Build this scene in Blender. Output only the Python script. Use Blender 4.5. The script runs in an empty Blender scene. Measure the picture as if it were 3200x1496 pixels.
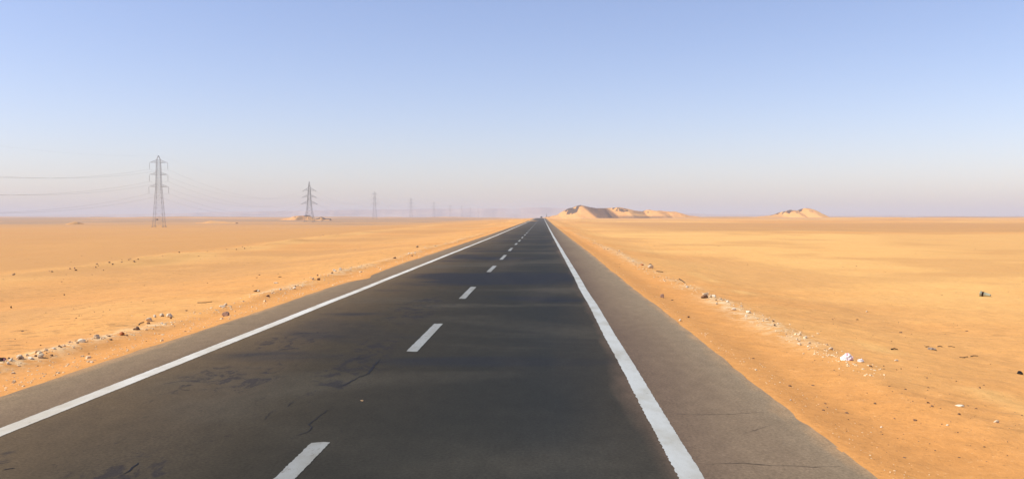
import bpy, bmesh, math, random
import numpy as np
from mathutils import Vector, Matrix, Euler, noise as mnoise

random.seed(7)
rng = np.random.default_rng(11)
scene = bpy.context.scene
COL = scene.collection
R_ = math.radians

# ------------------------------------------------------------------ camera figures
W, HPX = 3200.0, 1496.0
F = 2823.0                    # focal length in photograph pixels
CAMH = 2.2
VPX, VPY = 1695.0, 678.5      # where the straight road vanishes
PITCH = math.atan((VPY - HPX / 2) / F)        # negative: looking down
YAW = math.atan((VPX - W / 2) / F)            # camera turned left of the road
SUN_EL, SUN_AZ = R_(43.0), R_(258.0)          # azimuth clockwise from +Y


# ------------------------------------------------------------------ small helpers
def tag(o, label=None, cat=None, group=None, kind=None):
    if label: o['label'] = label
    if cat: o['category'] = cat
    if group: o['group'] = group
    if kind: o['kind'] = kind
    return o


def link(name, me, mat=None, parent=None):
    o = bpy.data.objects.new(name, me)
    COL.objects.link(o)
    if mat: me.materials.append(mat)
    if parent: o.parent = parent
    return o


def mesh_from(name, verts, faces, smooth=False):
    me = bpy.data.meshes.new(name)
    me.from_pydata([tuple(v) for v in verts], [], [tuple(f) for f in faces])
    me.validate(clean_customdata=False)
    if smooth:
        me.polygons.foreach_set('use_smooth', [True] * len(me.polygons))
    me.update()
    return me


def empty(name, loc=(0, 0, 0), rz=0):
    o = bpy.data.objects.new(name, None)
    o.location = loc
    o.rotation_euler = (0, 0, rz)
    o.empty_display_size = 0.2
    COL.objects.link(o)
    return o


def copy_thing(o, parent=None):
    c = o.copy()
    COL.objects.link(c)
    if parent: c.parent = parent
    for ch in list(o.children):
        copy_thing(ch, c)
    return c


def smooth01(a, b, x):
    t = np.clip((x - a) / (b - a), 0, 1)
    return t * t * (3 - 2 * t)


# ------------------------------------------------------------------ numpy noise
_perm = np.random.default_rng(3).random((256, 256))


def vnoise(x, y):
    xi = np.floor(x).astype(np.int64); yi = np.floor(y).astype(np.int64)
    fx = x - xi; fy = y - yi
    fx = fx * fx * (3 - 2 * fx); fy = fy * fy * (3 - 2 * fy)
    a = _perm[xi & 255, yi & 255]; b = _perm[(xi + 1) & 255, yi & 255]
    c = _perm[xi & 255, (yi + 1) & 255]; d = _perm[(xi + 1) & 255, (yi + 1) & 255]
    return (a * (1 - fx) + b * fx) * (1 - fy) + (c * (1 - fx) + d * fx) * fy


def fbm(x, y, octv=4, lac=2.03, gain=0.5):
    s = 0; amp = 1; tot = 0
    for k in range(octv):
        s = s + amp * vnoise(x + 17.3 * k, y - 9.1 * k)
        tot += amp; amp *= gain; x = x * lac; y = y * lac
    return s / tot


# ------------------------------------------------------------------ terrain functions
EL, ER = -6.65, 2.83          # outer edges of the asphalt
CL = -2.155                    # road centre line
LL, RL = -5.53, 1.26          # edge lines


def road_z(y):
    return np.interp(y, [-600, 110, 180, 280, 500, 700, 790, 840, 900, 1000, 1200, 9000],
                     [0, 0, .10, .25, .70, 1.18, 1.38, 1.40, 1.25, .6, -.6, -3.0])


def bank_x(y):
    return np.interp(y, [-50, 30, 51, 59, 80, 98, 138, 232, 400], [-26, -27, -28, -27.6, -30.3, -31, -34, -38, -44])


def bank_h(x, y):
    """the low bulldozed bank of loose sand out on the left plain"""
    d = x - bank_x(y) - 1.2 * (fbm(y * .11, y * 0 + 3.1, 3) - .5)
    amp = np.clip(1.5 * fbm(y * .085 + 4.2, y * 0 + 8.8, 3) - .38, .04, 1) * np.interp(y, [40, 60, 90], [.8, .7, .35])
    prof = np.where(d > 0, np.clip(1 - d / 3.0, 0, 1), np.clip(1 + d / 1.2, 0, 1))
    prof = prof * prof * (3 - 2 * prof)
    lump = .65 + .7 * fbm(x * 1.1, y * 1.1 + 20, 3)
    fade = 1 - smooth01(150, 260, y)
    return prof * amp * lump * fade


def windrow_l(x, y):
    d = (x + 8.25 + .25 * np.sin(y * .21)) / .42
    return np.exp(-d * d) * (.03 + .16 * np.clip(fbm(y * .45 + 2, y * 0 + 1.0, 3) - .3, 0, 1)) * (1 - smooth01(120, 200, y))


def windrow_r(x, y):
    d = (x - 4.75 + .22 * np.sin(y * .17 + 1)) / .45
    return np.exp(-d * d) * (.015 + .085 * np.clip(fbm(y * .4 + 31, y * 0 + 7.0, 3) - .3, 0, 1)) * (1 - smooth01(120, 200, y))


def edge_l(y):
    e = EL + .13 * (fbm(y * .35, y * 0 + 11, 3) - .5) + .05 * (fbm(y * 2.3, y * 0 + 5, 2) - .5)
    e = e + .34 * np.exp(-((y - 32.5) / 1.3) ** 2) + .12 * np.exp(-((y - 35.5) / 2.5) ** 2)   # a tongue of drifted sand
    return e


def edge_r(y):
    return ER + .10 * (fbm(y * .4 + 40, y * 0 + 2, 3) - .5) + .05 * (fbm(y * 2.1, y * 0 + 25, 2) - .5) + .10 * smooth01(30, 60, y)


def ground_z(x, y):
    x = np.asarray(x, float); y = np.asarray(y, float)
    R = road_z(y)
    dl = edge_l(y) - x
    dr = x - edge_r(y)
    # broad level of the plain either side
    zl = np.interp(y, [-600, 100, 480, 870, 1255, 1640, 2100, 4000, 9000], [-1.3, -1.6, -3.0, -2.5, -1.1, .6, 1.0, -1.5, -4.0])
    zr = np.interp(y, [-600, 60, 150, 400, 700, 1000, 1300, 3000, 9000], [-.75, -.7, -.6, -.25, .35, .95, .9, -1.2, -4.0])
    near_l = R - .02 - .10 * smooth01(0, 1.2, dl) - .75 * smooth01(1.8, 13, dl)
    near_r = R - .02 - .10 * smooth01(0, 1.0, dr) - .45 * smooth01(1.4, 7, dr)
    L = near_l + (zl - near_l) * smooth01(8, 110, dl)
    Rr = near_r + (zr - near_r) * smooth01(3, 60, dr)
    mid = R - .07
    z = np.where(dl > 0, L, np.where(dr > 0, Rr, mid + .05 * np.clip(1 - np.maximum(-dl, 0) / .25, 0, 1) * (dl > -.25)
                                     + .05 * np.clip(1 - np.maximum(-dr, 0) / .25, 0, 1) * (dr > -.25)))
    out = np.maximum(smooth01(.1, 1.2, dl), smooth01(.1, 1.2, dr))
    far = np.maximum(dl, dr)
    # loose sand licking over the asphalt edge
    lick = np.exp(-((np.minimum(np.abs(dl), np.abs(dr))) / .30) ** 2)
    z = z + lick * (.05 * (fbm(x * 2.5, y * 1.3, 3) - .40) + .04 * (fbm(x * .8, y * .38 + 3, 3) - .50))
    z = z + windrow_l(x, y) + windrow_r(x, y) + bank_h(x, y)
    z = z + out * (.10 * (fbm(x * .5, y * .5, 4) - .5) + .055 * (fbm(x * 2.6, y * 2.6, 3) - .5))
    und = smooth01(10, 60, far)
    z = z + und * (.8 * (fbm(x * .018, y * .018 + 5, 3) - .5) + .35 * (fbm(x * .09, y * .09, 3) - .5))
    z = z + smooth01(520, 900, y) * smooth01(60, 220, far) * ((4.5 + 5 * smooth01(900, 1800, y)) * (fbm(x * .0045 + 8, y * .010 + 2, 4) - .5) + 1.2 * (fbm(x * .02, y * .03, 2) - .5))
    # spoil heaps beside the road, left, some way ahead
    for (cx, cy, rx, ry, hh) in ((-14.5, 300, 6.5, 5, 1.25), (-22, 310, 7, 5, .7), (-10.5, 325, 4, 5, .9), (-12, 420, 7, 7, 1.0), (11, 300, 5, 6, .5),
                                 (14, 420, 8, 8, .9), (24, 520, 12, 9, 1.2)):
        q = ((x - cx) / rx) ** 2 + ((y - cy) / ry) ** 2
        z = z + hh * np.exp(-q * 1.3) * (.7 + .6 * fbm(x * .5, y * .5, 3))
    return z


def gz(x, y):
    return float(ground_z(np.array([x]), np.array([y]))[0])


CAM_M = Euler((R_(90) + PITCH, 0, YAW), 'XYZ').to_matrix()


def ray(px, py):
    d = CAM_M @ Vector(((px - W / 2) / F, -(py - HPX / 2) / F, -1))
    return d


def at(px, py, zf=None):
    """where the sight line through a photograph pixel meets the ground (or the road)"""
    d = ray(px, py)
    t = 2.2 / -d.z
    for k in range(30):
        x, y = d.x * t, d.y * t
        z = (float(road_z(y)) if zf == 'road' else gz(x, y)) if zf is None or zf == 'road' else zf
        t = .5 * t + .5 * (CAMH - z) / -d.z
    return d.x * t, d.y * t, CAMH + d.z * t


def x_at(px, Y):
    d = ray(px, VPY)
    return d.x / d.y * Y


def z_at(py, px, Y):
    d = ray(px, py)
    return CAMH + d.z / d.y * Y


# ------------------------------------------------------------------ material helpers
def new_mat(name):
    m = bpy.data.materials.new(name)
    m.use_nodes = True
    nt = m.node_tree
    b = nt.nodes['Principled BSDF']
    b.inputs['Roughness'].default_value = .9
    b.inputs['Specular IOR Level'].default_value = .15
    return m, nt, b


class G:
    """a terse node builder"""
    def __init__(s, nt): s.nt = nt
    def n(s, t, **kw):
        nd = s.nt.nodes.new(t)
        for k, v in kw.items(): setattr(nd, k, v)
        return nd
    def l(s, a, b): s.nt.links.new(a, b)
    def setin(s, sock, v):
        if isinstance(v, bpy.types.NodeSocket): s.l(v, sock)
        else: sock.default_value = v
    def math(s, op, a, b=0.0, c=None, clamp=False):
        nd = s.n('ShaderNodeMath', operation=op, use_clamp=clamp)
        s.setin(nd.inputs[0], a); s.setin(nd.inputs[1], b)
        if c is not None: s.setin(nd.inputs[2], c)
        return nd.outputs[0]
    def mix(s, f, a, b, blend='MIX'):
        nd = s.n('ShaderNodeMix', data_type='RGBA', blend_type=blend)
        s.setin(nd.inputs[0], f); s.setin(nd.inputs[6], a); s.setin(nd.inputs[7], b)
        return nd.outputs[2]
    def noise(s, vec, scale, detail=3, rough=.5, dist=0.0):
        nd = s.n('ShaderNodeTexNoise')
        s.l(vec, nd.inputs['Vector'])
        nd.inputs['Scale'].default_value = scale; nd.inputs['Detail'].default_value = detail
        nd.inputs['Roughness'].default_value = rough; nd.inputs['Distortion'].default_value = dist
        return nd.outputs['Fac']
    def scl(s, vec, sc):
        nd = s.n('ShaderNodeMapping'); s.l(vec, nd.inputs[0]); nd.inputs['Scale'].default_value = sc
        return nd.outputs[0]
    def rng(s, v, a, b, c=0.0, d=1.0, smooth=True):
        nd = s.n('ShaderNodeMapRange', interpolation_type='SMOOTHSTEP' if smooth else 'LINEAR')
        s.setin(nd.inputs[0], v)
        for k, q in zip((1, 2, 3, 4), (a, b, c, d)): nd.inputs[k].default_value = q
        return nd.outputs[0]
    def ramp(s, v, stops):
        nd = s.n('ShaderNodeValToRGB')
        s.l(v, nd.inputs[0])
        el = nd.color_ramp.elements
        while len(el) < len(stops): el.new(.5)
        for e, (p, c) in zip(el, stops):
            e.position = p; e.color = (*c, 1)
        return nd.outputs[0]
    def attr(s, name):
        nd = s.n('ShaderNodeAttribute'); nd.attribute_name = name
        return nd.outputs['Fac']
    def bump(s, h, strength, dist, bsdf):
        nd = s.n('ShaderNodeBump')
        s.l(h, nd.inputs['Height']); nd.inputs['Strength'].default_value = strength; nd.inputs['Distance'].default_value = dist
        s.l(nd.outputs[0], bsdf.inputs['Normal'])


SAND_O = (.655, .302, .086, 1)      # orange sand
SAND_Y = (.690, .360, .112, 1)      # paler wind blown sand
SAND_T = (.530, .272, .092, 1)      # tan, with a lag of fine gravel
SAND_B = (.370, .220, .108, 1)      # brown gravel plain


def sand_material():
    m, nt, b = new_mat('sand'); g = G(nt)
    tc = g.n('ShaderNodeTexCoord').outputs['Object']
    big = g.noise(g.scl(tc, (.012, .03, .03)), 1.0, 5, .6, .6)
    med = g.noise(g.scl(tc, (.25, .4, .4)), 1.0, 5, .6, .3)
    fine = g.noise(tc, 4.5, 5, .65)
    grit = g.noise(tc, 17, 4, .75)
    c = g.mix(g.rng(big, .38, .62), SAND_O, SAND_Y)
    c = g.mix(g.math('MULTIPLY', g.rng(med, .42, .72), .45), c, SAND_T)
    fl = g.noise(g.scl(tc, (1.9, 3.6, 3.6)), 1.0, 6, .72, .2)
    c = g.mix(g.math('MULTIPLY', g.rng(fl, .53, .62), g.attr('fleck'), clamp=True), c, (.30, .160, .060, 1))
    pale = g.math('MULTIPLY', g.attr('pale'), g.rng(med, .2, .6, .55, 1.0), clamp=True)
    c = g.mix(pale, c, (.740, .418, .134, 1))
    lag = g.math('MULTIPLY', g.attr('lag'), g.rng(fine, .25, .7, .6, 1.15), clamp=True)
    c = g.mix(lag, c, SAND_T)
    c = g.mix(g.attr('brown'), c, SAND_B)
    chalk = g.math('MULTIPLY', g.attr('chalk'), g.rng(fine, .40, .62), clamp=True)
    c = g.mix(chalk, c, (.68, .52, .29, 1))
    verge = g.math('MULTIPLY', g.attr('verge'), .65)
    c = g.mix(verge, c, (.570, .255, .070, 1))
    # dark and light grains and fine mottling
    c = g.mix(g.math('MULTIPLY', g.rng(grit, .58, .68), .55), c, (.25, .13, .05, 1))
    c = g.mix(g.math('MULTIPLY', g.rng(grit, .40, .31), .45), c, (.80, .52, .24, 1))
    k = g.rng(fine, .3, .7, .93, 1.06)
    hs = g.n('ShaderNodeHueSaturation'); g.l(k, hs.inputs['Value']); g.l(c, hs.inputs['Color'])
    g.l(hs.outputs[0], b.inputs['Base Color'])
    h = g.math('ADD', g.math('MULTIPLY', fine, .7), g.math('MULTIPLY', grit, .25))
    g.bump(h, .6, .05, b)
    b.inputs['Roughness'].default_value = .95
    b.inputs['Specular IOR Level'].default_value = .08
    return m


def hill_material():
    m, nt, b = new_mat('hill_sand_and_rock'); g = G(nt)
    tc = g.n('ShaderNodeTexCoord').outputs['Object']
    n1 = g.noise(tc, .09, 5, .65, .5); n2 = g.noise(tc, .5, 4, .6)
    c = g.mix(g.rng(n1, .35, .65), SAND_O, (.63, .335, .105, 1))
    c = g.mix(g.math('MULTIPLY', g.rng(n2, .5, .75), .5), c, SAND_T)
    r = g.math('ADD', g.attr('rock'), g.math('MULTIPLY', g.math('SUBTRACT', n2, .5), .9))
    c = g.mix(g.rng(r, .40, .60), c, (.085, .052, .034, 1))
    c = g.mix(g.math('MULTIPLY', g.attr('shade_and_scree'), g.rng(n2, .25, .6, .8, 1.0)), c, (.115, .064, .038, 1))  # dark brown: painted shade of the right slope, plus scree-like patches
    g.l(c, b.inputs['Base Color'])
    g.bump(n2, .6, 1.2, b)
    return m


def plateau_material():
    m, nt, b = new_mat('plateau_rock'); g = G(nt)
    tc = g.n('ShaderNodeTexCoord').outputs['Object']
    n1 = g.noise(g.scl(tc, (.004, .002, .03)), 1.0, 5, .6, .4)
    c = g.ramp(n1, [(.3, (.27, .15, .10)), (.5, (.36, .22, .14)), (.62, (.45, .30, .20)), (.75, (.52, .38, .27))])
    c = g.mix(g.attr('chalk'), c, (.8, .72, .6, 1))
    g.l(c, b.inputs['Base Color'])
    return m


def asphalt_material():
    m, nt, b = new_mat('asphalt'); g = G(nt)
    tc = g.n('ShaderNodeTexCoord').outputs['Object']
    sp = g.n('ShaderNodeSeparateXYZ'); g.l(tc, sp.inputs[0])
    wob = g.noise(g.scl(tc, (.6, .10, 1)), 1.0, 4, .6)
    xw = g.math('ADD', sp.outputs[0], g.math('MULTIPLY', g.math('SUBTRACT', wob, .5), 1.3))
    t = g.rng(xw, -6.7, 2.9, 0, 1, smooth=False)
    P = lambda x: (x + 6.7) / 9.6
    c = g.ramp(t, [(P(-6.7), (.232, .163, .090)), (P(-5.75), (.186, .128, .074)), (P(-5.35), (.116, .079, .041)), (P(-4.4), (.076, .053, .028)),
                   (P(-3.4), (.044, .034, .0195)), (P(-2.2), (.030, .026, .0175)), (P(-.9), (.023, .0225, .0175)), (P(.2), (.021, .022, .0195)),
                   (P(.95), (.034, .030, .022)), (P(1.3), (.126, .086, .056)), (P(2.1), (.192, .137, .083)), (P(2.7), (.232, .172, .103))])
    lane = g.math('MULTIPLY', g.rng(sp.outputs[0], -5.6, -4.6), g.rng(sp.outputs[0], 1.3, .9), clamp=True)
    # bands of dust lying across the carriageway and darker worn stretches between them
    band = g.noise(g.scl(tc, (.09, .17, 1)), 1.0, 4, .55, .5)
    dust = g.noise(g.scl(tc, (.22, .045, 1)), 1.0, 3, .5, .8)
    c = g.mix(g.math('MULTIPLY', g.math('MULTIPLY', g.rng(band, .51, .64), lane), .45), c, (.085, .073, .050, 1))
    c = g.mix(g.math('MULTIPLY', g.math('MULTIPLY', g.rng(band, .49, .36), lane), .70), c, (.0135, .0165, .0235, 1))
    c = g.mix(g.math('MULTIPLY', g.math('MULTIPLY', g.rng(dust, .50, .70), lane), .40), c, (.075, .059, .040, 1))
    # tar bleeding in patches, left lane
    tar = g.noise(g.scl(tc, (2.6, 1.5, 1)), 1.0, 7, .74, .9)
    zone = None
    for cx, cy, rx, ry in ((-2.75, 13.9, .60, 3.6), (-4.45, 15.9, .75, 1.9), (-3.55, 7.6, .55, .8), (-4.3, 12.2, .9, 1.6), (-5.0, 8.0, .3, .5), (-3.0, 22, .9, 4.5)):
        ex = g.math('DIVIDE', g.math('SUBTRACT', sp.outputs[0], cx), rx); ey = g.math('DIVIDE', g.math('SUBTRACT', sp.outputs[1], cy), ry)
        q = g.math('SUBTRACT', 1.0, g.math('SQRT', g.math('ADD', g.math('MULTIPLY', ex, ex), g.math('MULTIPLY', ey, ey))))
        zone = q if zone is None else g.math('MAXIMUM', zone, q)
    tm = g.rng(g.math('ADD', tar, g.math('MULTIPLY', g.math('MINIMUM', zone, .5), .26)), .60, .70)
    tm = g.math('MULTIPLY', tm, g.rng(zone, -.15, .25), clamp=True)
    c = g.mix(g.math('MULTIPLY', tm, .55), c, (.013, .0135, .020, 1))
    fine_t = g.noise(g.scl(tc, (5, 2.2, 1)), 1.0, 6, .75, .5)
    c = g.mix(g.math('MULTIPLY', g.math('MULTIPLY', g.rng(fine_t, .60, .68), lane), .35), c, (.016, .015, .014, 1))
    # sand blown over the outer shoulder
    drift = g.noise(g.scl(tc, (2.2, .5, 1)), 1.0, 5, .65)
    ed = g.math('ADD', g.rng(sp.outputs[0], -6.15, -6.75), g.rng(sp.outputs[0], 2.35, 2.95))
    dm = g.math('MULTIPLY', g.rng(g.math('ADD', ed, g.math('MULTIPLY', g.math('SUBTRACT', drift, .5), 1.6)), .45, 1.20), .75)
    c = g.mix(dm, c, (.43, .255, .115, 1))
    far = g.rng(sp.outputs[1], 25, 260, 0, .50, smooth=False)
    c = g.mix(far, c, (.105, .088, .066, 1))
    # aggregate grain
    gr = g.noise(tc, 30, 4, .8); gm = g.noise(g.scl(tc, (5, 2.4, 1)), 1.0, 6, .7)
    v = g.math('MULTIPLY', g.rng(gr, .28, .72, .62, 1.42, smooth=False), g.rng(gm, .3, .7, .87, 1.13, smooth=False))
    hs = g.n('ShaderNodeHueSaturation'); g.l(v, hs.inputs['Value']); g.l(c, hs.inputs['Color'])
    g.l(hs.outputs[0], b.inputs['Base Color'])
    g.bump(gr, .25, .006, b)
    b.inputs['Roughness'].default_value = .92
    b.inputs['Specular IOR Level'].default_value = .10
    return m


def paint_material(name, col, wear):
    m, nt, b = new_mat(name); g = G(nt)
    tc = g.n('ShaderNodeTexCoord').outputs['Object']
    n1 = g.noise(g.scl(tc, (1.5, .6, 1)), 1.0, 5, .65); n2 = g.noise(g.scl(tc, (11, 6, 1)), 1.0, 6, .75); n3 = g.noise(tc, 70, 2)
    c = g.mix(g.rng(n1, .38, .70, 0, .75), (*col, 1), (col[0] * .68, col[1] * .62, col[2] * .52, 1))
    c = g.mix(g.math('MULTIPLY', g.rng(n2, .64 - wear * .06, .74 - wear * .06), .70), c, (.14, .12, .09, 1))
    c = g.mix(g.rng(n3, .55, .8, 0, .3), c, (.2, .18, .14, 1))
    g.l(c, b.inputs['Base Color'])
    b.inputs['Roughness'].default_value = .8
    return m


def simple_mat(name, col, var=.25, scale=8.0, rough=.85, spec=.2, metal=0.0, dark=None):
    m, nt, b = new_mat(name); g = G(nt)
    tc = g.n('ShaderNodeTexCoord').outputs['Object']
    n = g.noise(tc, scale, 5, .65)
    dk = dark or tuple(x * (1 - var) for x in col)
    c = g.mix(g.rng(n, .35, .65), (*dk, 1), (*col, 1))
    g.l(c, b.inputs['Base Color'])
    g.bump(n, .4, .02, b)
    b.inputs['Roughness'].default_value = rough; b.inputs['Specular IOR Level'].default_value = spec
    b.inputs['Metallic'].default_value = metal
    return m


M = {
    'sand': sand_material(), 'hill': hill_material(), 'plateau': plateau_material(), 'asphalt': asphalt_material(),
    'paint_edge': paint_material('weathered_white_paint', (.62, .59, .50), .5),
    'paint_grey': paint_material('greyed_white_paint', (.44, .45, .41), .6),
    'paint_dash': paint_material('worn_white_paint', (.27, .278, .255), 1.6),
    'tar': simple_mat('tar', (.010, .010, .013), .3, 5),
    'chalk': simple_mat('chalk_stone', (.70, .54, .34), .35, 9),
    'white': simple_mat('white_stone', (.78, .68, .49), .25, 9),
    'tan': simple_mat('tan_stone', (.46, .29, .15), .4, 9),
    'brown': simple_mat('brown_stone', (.22, .125, .068), .4, 9),
    'pinkish': simple_mat('pinkish_brown_stone', (.40, .25, .17), .35, 9),
    'dark': simple_mat('dark_stone', (.075, .05, .035), .4, 9),
    'brick': simple_mat('red_brick', (.50, .16, .05), .35, 9),
    'steel': simple_mat('galvanised_steel', (.30, .31, .30), .2, 2, .6, .4),
    'steel_dark': simple_mat('grey_steel', (.12, .125, .125), .2, 2, .6, .4),
    'insulator': simple_mat('insulator_glaze', (.12, .10, .085), .2, 6, .35, .5),
    'wire': simple_mat('aluminium_wire', (.15, .15, .15), .1, 2, .5, .4),
    'concrete': simple_mat('concrete', (.30, .26, .21), .25, 2),
    'plate': simple_mat('dark_plate', (.04, .035, .03), .3, 6),
    'plastic': simple_mat('white_plastic', (.80, .78, .74), .15, 12, .4, .5),
    'pink': simple_mat('pink_print', (.62, .28, .33), .2, 20, .4, .5),
    'bucket': simple_mat('pale_green_plastic', (.44, .45, .30), .2, 6, .6, .3),
    'bucket_in': simple_mat('dark_inside', (.055, .030, .020), .4, 8, .9, .1),
    'wood': simple_mat('dry_wood', (.13, .085, .05), .4, 14),
    'rag': simple_mat('grey_rag', (.36, .28, .21), .35, 14),
    'rag_dark': simple_mat('dark_rag', (.045, .026, .022), .4, 14),
    'rubber': simple_mat('black_rubber', (.018, .015, .014), .3, 12, .7, .3),
    'car_paint': simple_mat('dark_car_paint', (.030, .034, .040), .1, 3, .3, .5),
    'glass': simple_mat('dark_glass', (.015, .018, .02), .1, 3, .1, .5),
    'lens': simple_mat('lamp_lens', (.75, .75, .72), .1, 3, .15, .5),
    'leaf': simple_mat('dusty_leaf', (.075, .070, .038), .4, 3),
    'bark': simple_mat('bark', (.12, .08, .05), .4, 5),
    'flake': simple_mat('pale_chippings', (.76, .57, .33), .2, 3),
}


# ------------------------------------------------------------------ ground sheet
def axis_x():
    core = np.arange(-10.5, 8.0, .11)
    left = [-10.5]; s = .11
    while left[-1] > -8200: s = max(s, min(.011 * abs(left[-1]), s * 1.03)); left.append(left[-1] - s)
    right = [core[-1]]; s = .11
    while right[-1] < 8200: s = max(s, min(.011 * abs(right[-1]), s * 1.03)); right.append(right[-1] + s)
    return np.concatenate([np.array(left[1:][::-1]), core, np.array(right[1:])])


def axis_y():
    ys = [-550, -300, -150, -80, -45, -28, -18, -12, -8, -5, -2, 0, 2, 3.5, 4.5, 5.4]
    y = 6.0
    while y < 8700:
        ys.append(y); y += max(.085, min(.52 * y * y / 1988, .03 * y))
    ys.append(8700)
    return np.array(ys)


def build_ground():
    xs, ys = axis_x(), axis_y()
    nx, ny = len(xs), len(ys)
    X, Y = np.meshgrid(xs, ys)
    Z = ground_z(X, Y)
    co = np.stack([X, Y, Z], -1).reshape(-1, 3).astype(np.float32)
    me = bpy.data.meshes.new('ground')
    me.vertices.add(nx * ny); me.vertices.foreach_set('co', co.ravel())
    idx = np.arange(nx * ny).reshape(ny, nx)
    q = np.stack([idx[:-1, :-1], idx[:-1, 1:], idx[1:, 1:], idx[1:, :-1]], -1).reshape(-1, 4)
    nq = len(q)
    me.loops.add(nq * 4); me.loops.foreach_set('vertex_index', q.ravel().astype(np.int32))
    me.polygons.add(nq)
    me.polygons.foreach_set('loop_start', np.arange(0, nq * 4, 4, dtype=np.int32))
    me.polygons.foreach_set('use_smooth', np.ones(nq, bool))
    me.update(calc_edges=True)
    dl = edge_l(Y) - X; dr = X - edge_r(Y)

    def put(name, arr):
        a = me.attributes.new(name, 'FLOAT', 'POINT')
        a.data.foreach_set('value', np.clip(arr, 0, 1).astype(np.float32).ravel())

    patch = fbm(X * .02 + 3, Y * .012, 4)
    small = fbm(X * .12, Y * .12 + 9, 3)
    # fine gravel lag: beyond the bank on the left; a belt across the right plain; broken patches near by
    beyond = smooth01(1.0, 4.0, bank_x(Y) - X) * (1 - smooth01(900, 1500, Y))
    belt = smooth01(150, 185, Y + 40 * (patch - .5)) * (1 - smooth01(330, 460, Y)) * smooth01(6, 30, dr)
    mot = (smooth01(.46, .70, small) * .6 + .30 * (dl > 0)) * smooth01(2.5, 8, np.maximum(dl, dr))
    lag_r = smooth01(.50, .60, patch + .0022 * (X - 12)) * smooth01(20, 26, X + .35 * (60 - Y)) * (Y < 150) * smooth01(4, 12, dr) * .35
    put('lag', np.maximum.reduce([beyond * (.55 + .6 * (fbm(X * .03, Y * .006, 3))), belt * (.6 + .5 * small), mot, lag_r]))
    bankd = X - bank_x(Y)
    pl = np.exp(-((bankd - 1.2) / 2.2) ** 2) * (.5 + .9 * smooth01(.4, .6, fbm(X * .05, Y * .08 + 40, 3))) * (1 - smooth01(250, 500, Y))
    pr = smooth01(.52, .66, fbm(X * .014 + 9, Y * .02 + 4, 4)) * smooth01(3, 14, dr) * (1 - belt) * .9
    farp = smooth01(22, 70, Y + 30 * (patch - .5)) * (1 - smooth01(150, 300, Y)) * (.25 + .75 * smooth01(.40, .56, fbm(X * .02 + 40, Y * .05, 3))) * smooth01(2, 6, dr)
    strk = np.exp(-((X - 6.0 - .02 * Y) / .35) ** 2) * smooth01(.45, .6, fbm(X * 0 + 3, Y * .4, 2)) * (Y < 45)
    put('pale', np.maximum.reduce([pl, pr, farp, strk * .9]))
    chalk = np.exp(-((X + 8.3) / .40) ** 2) * smooth01(.36, .56, fbm(Y * .42 + 2, Y * 0 + 1, 3)) \
        + np.exp(-((X - 4.75) / .42) ** 2) * smooth01(.36, .56, fbm(Y * .4 + 31, Y * 0 + 7, 3))
    put('chalk', chalk * .95 * (1 - smooth01(90, 160, Y)) * np.where(X > 0, smooth01(14, 19, Y), 1))
    vg = np.where(dl > 0, 1 - smooth01(1.0, 2.0, dl), np.where(dr > 0, 1 - smooth01(1.2, 2.4, dr), 1.0))
    put('fleck', smooth01(.5, 2.5, np.maximum(dl, dr)) * np.where(dl > 0, .75, .36) * (1 - smooth01(80, 200, Y)) * (.35 + .65 * smooth01(.40, .6, small)))
    put('verge', vg * (1 - smooth01(80, 200, Y)))
    bro_l = smooth01(400, 560, Y + 250 * (fbm(X * .006, Y * .004, 3) - .5)) * (X < 0) * smooth01(30, 120, -X)
    bro_r = smooth01(900, 1300, Y + 300 * (fbm(X * .006, Y * .003 + 7, 3) - .5)) * (X >= 0)
    streak = smooth01(.44, .60, fbm(X * .0035 + 3, Y * .010 + 30, 4))
    mid_r = smooth01(520, 640, Y) * smooth01(20, 60, X) * smooth01(.5, .62, fbm(X * .004, Y * .012, 3)) * .5
    put('brown', np.maximum.reduce([bro_l * (.22 + .70 * streak), bro_r * (.45 + .55 * streak), mid_r, belt * .16]))
    return tag(link('ground', me, M['sand']), kind='structure')


# ------------------------------------------------------------------ road
def road_rows():
    ys = list(np.arange(-40, 6, 2.0)); y = 6.0
    while y < 1350:
        ys.append(y); y += max(.12, .012 * y)
    return np.array(ys)


def build_road():
    ys = road_rows()
    xs = np.linspace(0, 1, 25)
    vs = []; fs = []
    nx = len(xs) + 2
    for y in ys:
        a, b_ = float(edge_l(np.array([y]))[0]), float(edge_r(np.array([y]))[0])
        z = float(road_z(y))
        vs.append((a - .02, y, z - .25))
        for t in xs:
            x = a + (b_ - a) * t
            vs.append((x, y, z + .03 * (1 - ((x - CL) / 4.8) ** 2) * 0 + 0.0))
        vs.append((b_ + .02, y, z - .25))
    for i in range(len(ys) - 1):
        for j in range(nx - 1):
            k = i * nx + j
            fs.append((k, k + 1, k + nx + 1, k + nx))
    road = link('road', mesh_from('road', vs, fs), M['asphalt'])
    tag(road, kind='structure')
    return road


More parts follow.
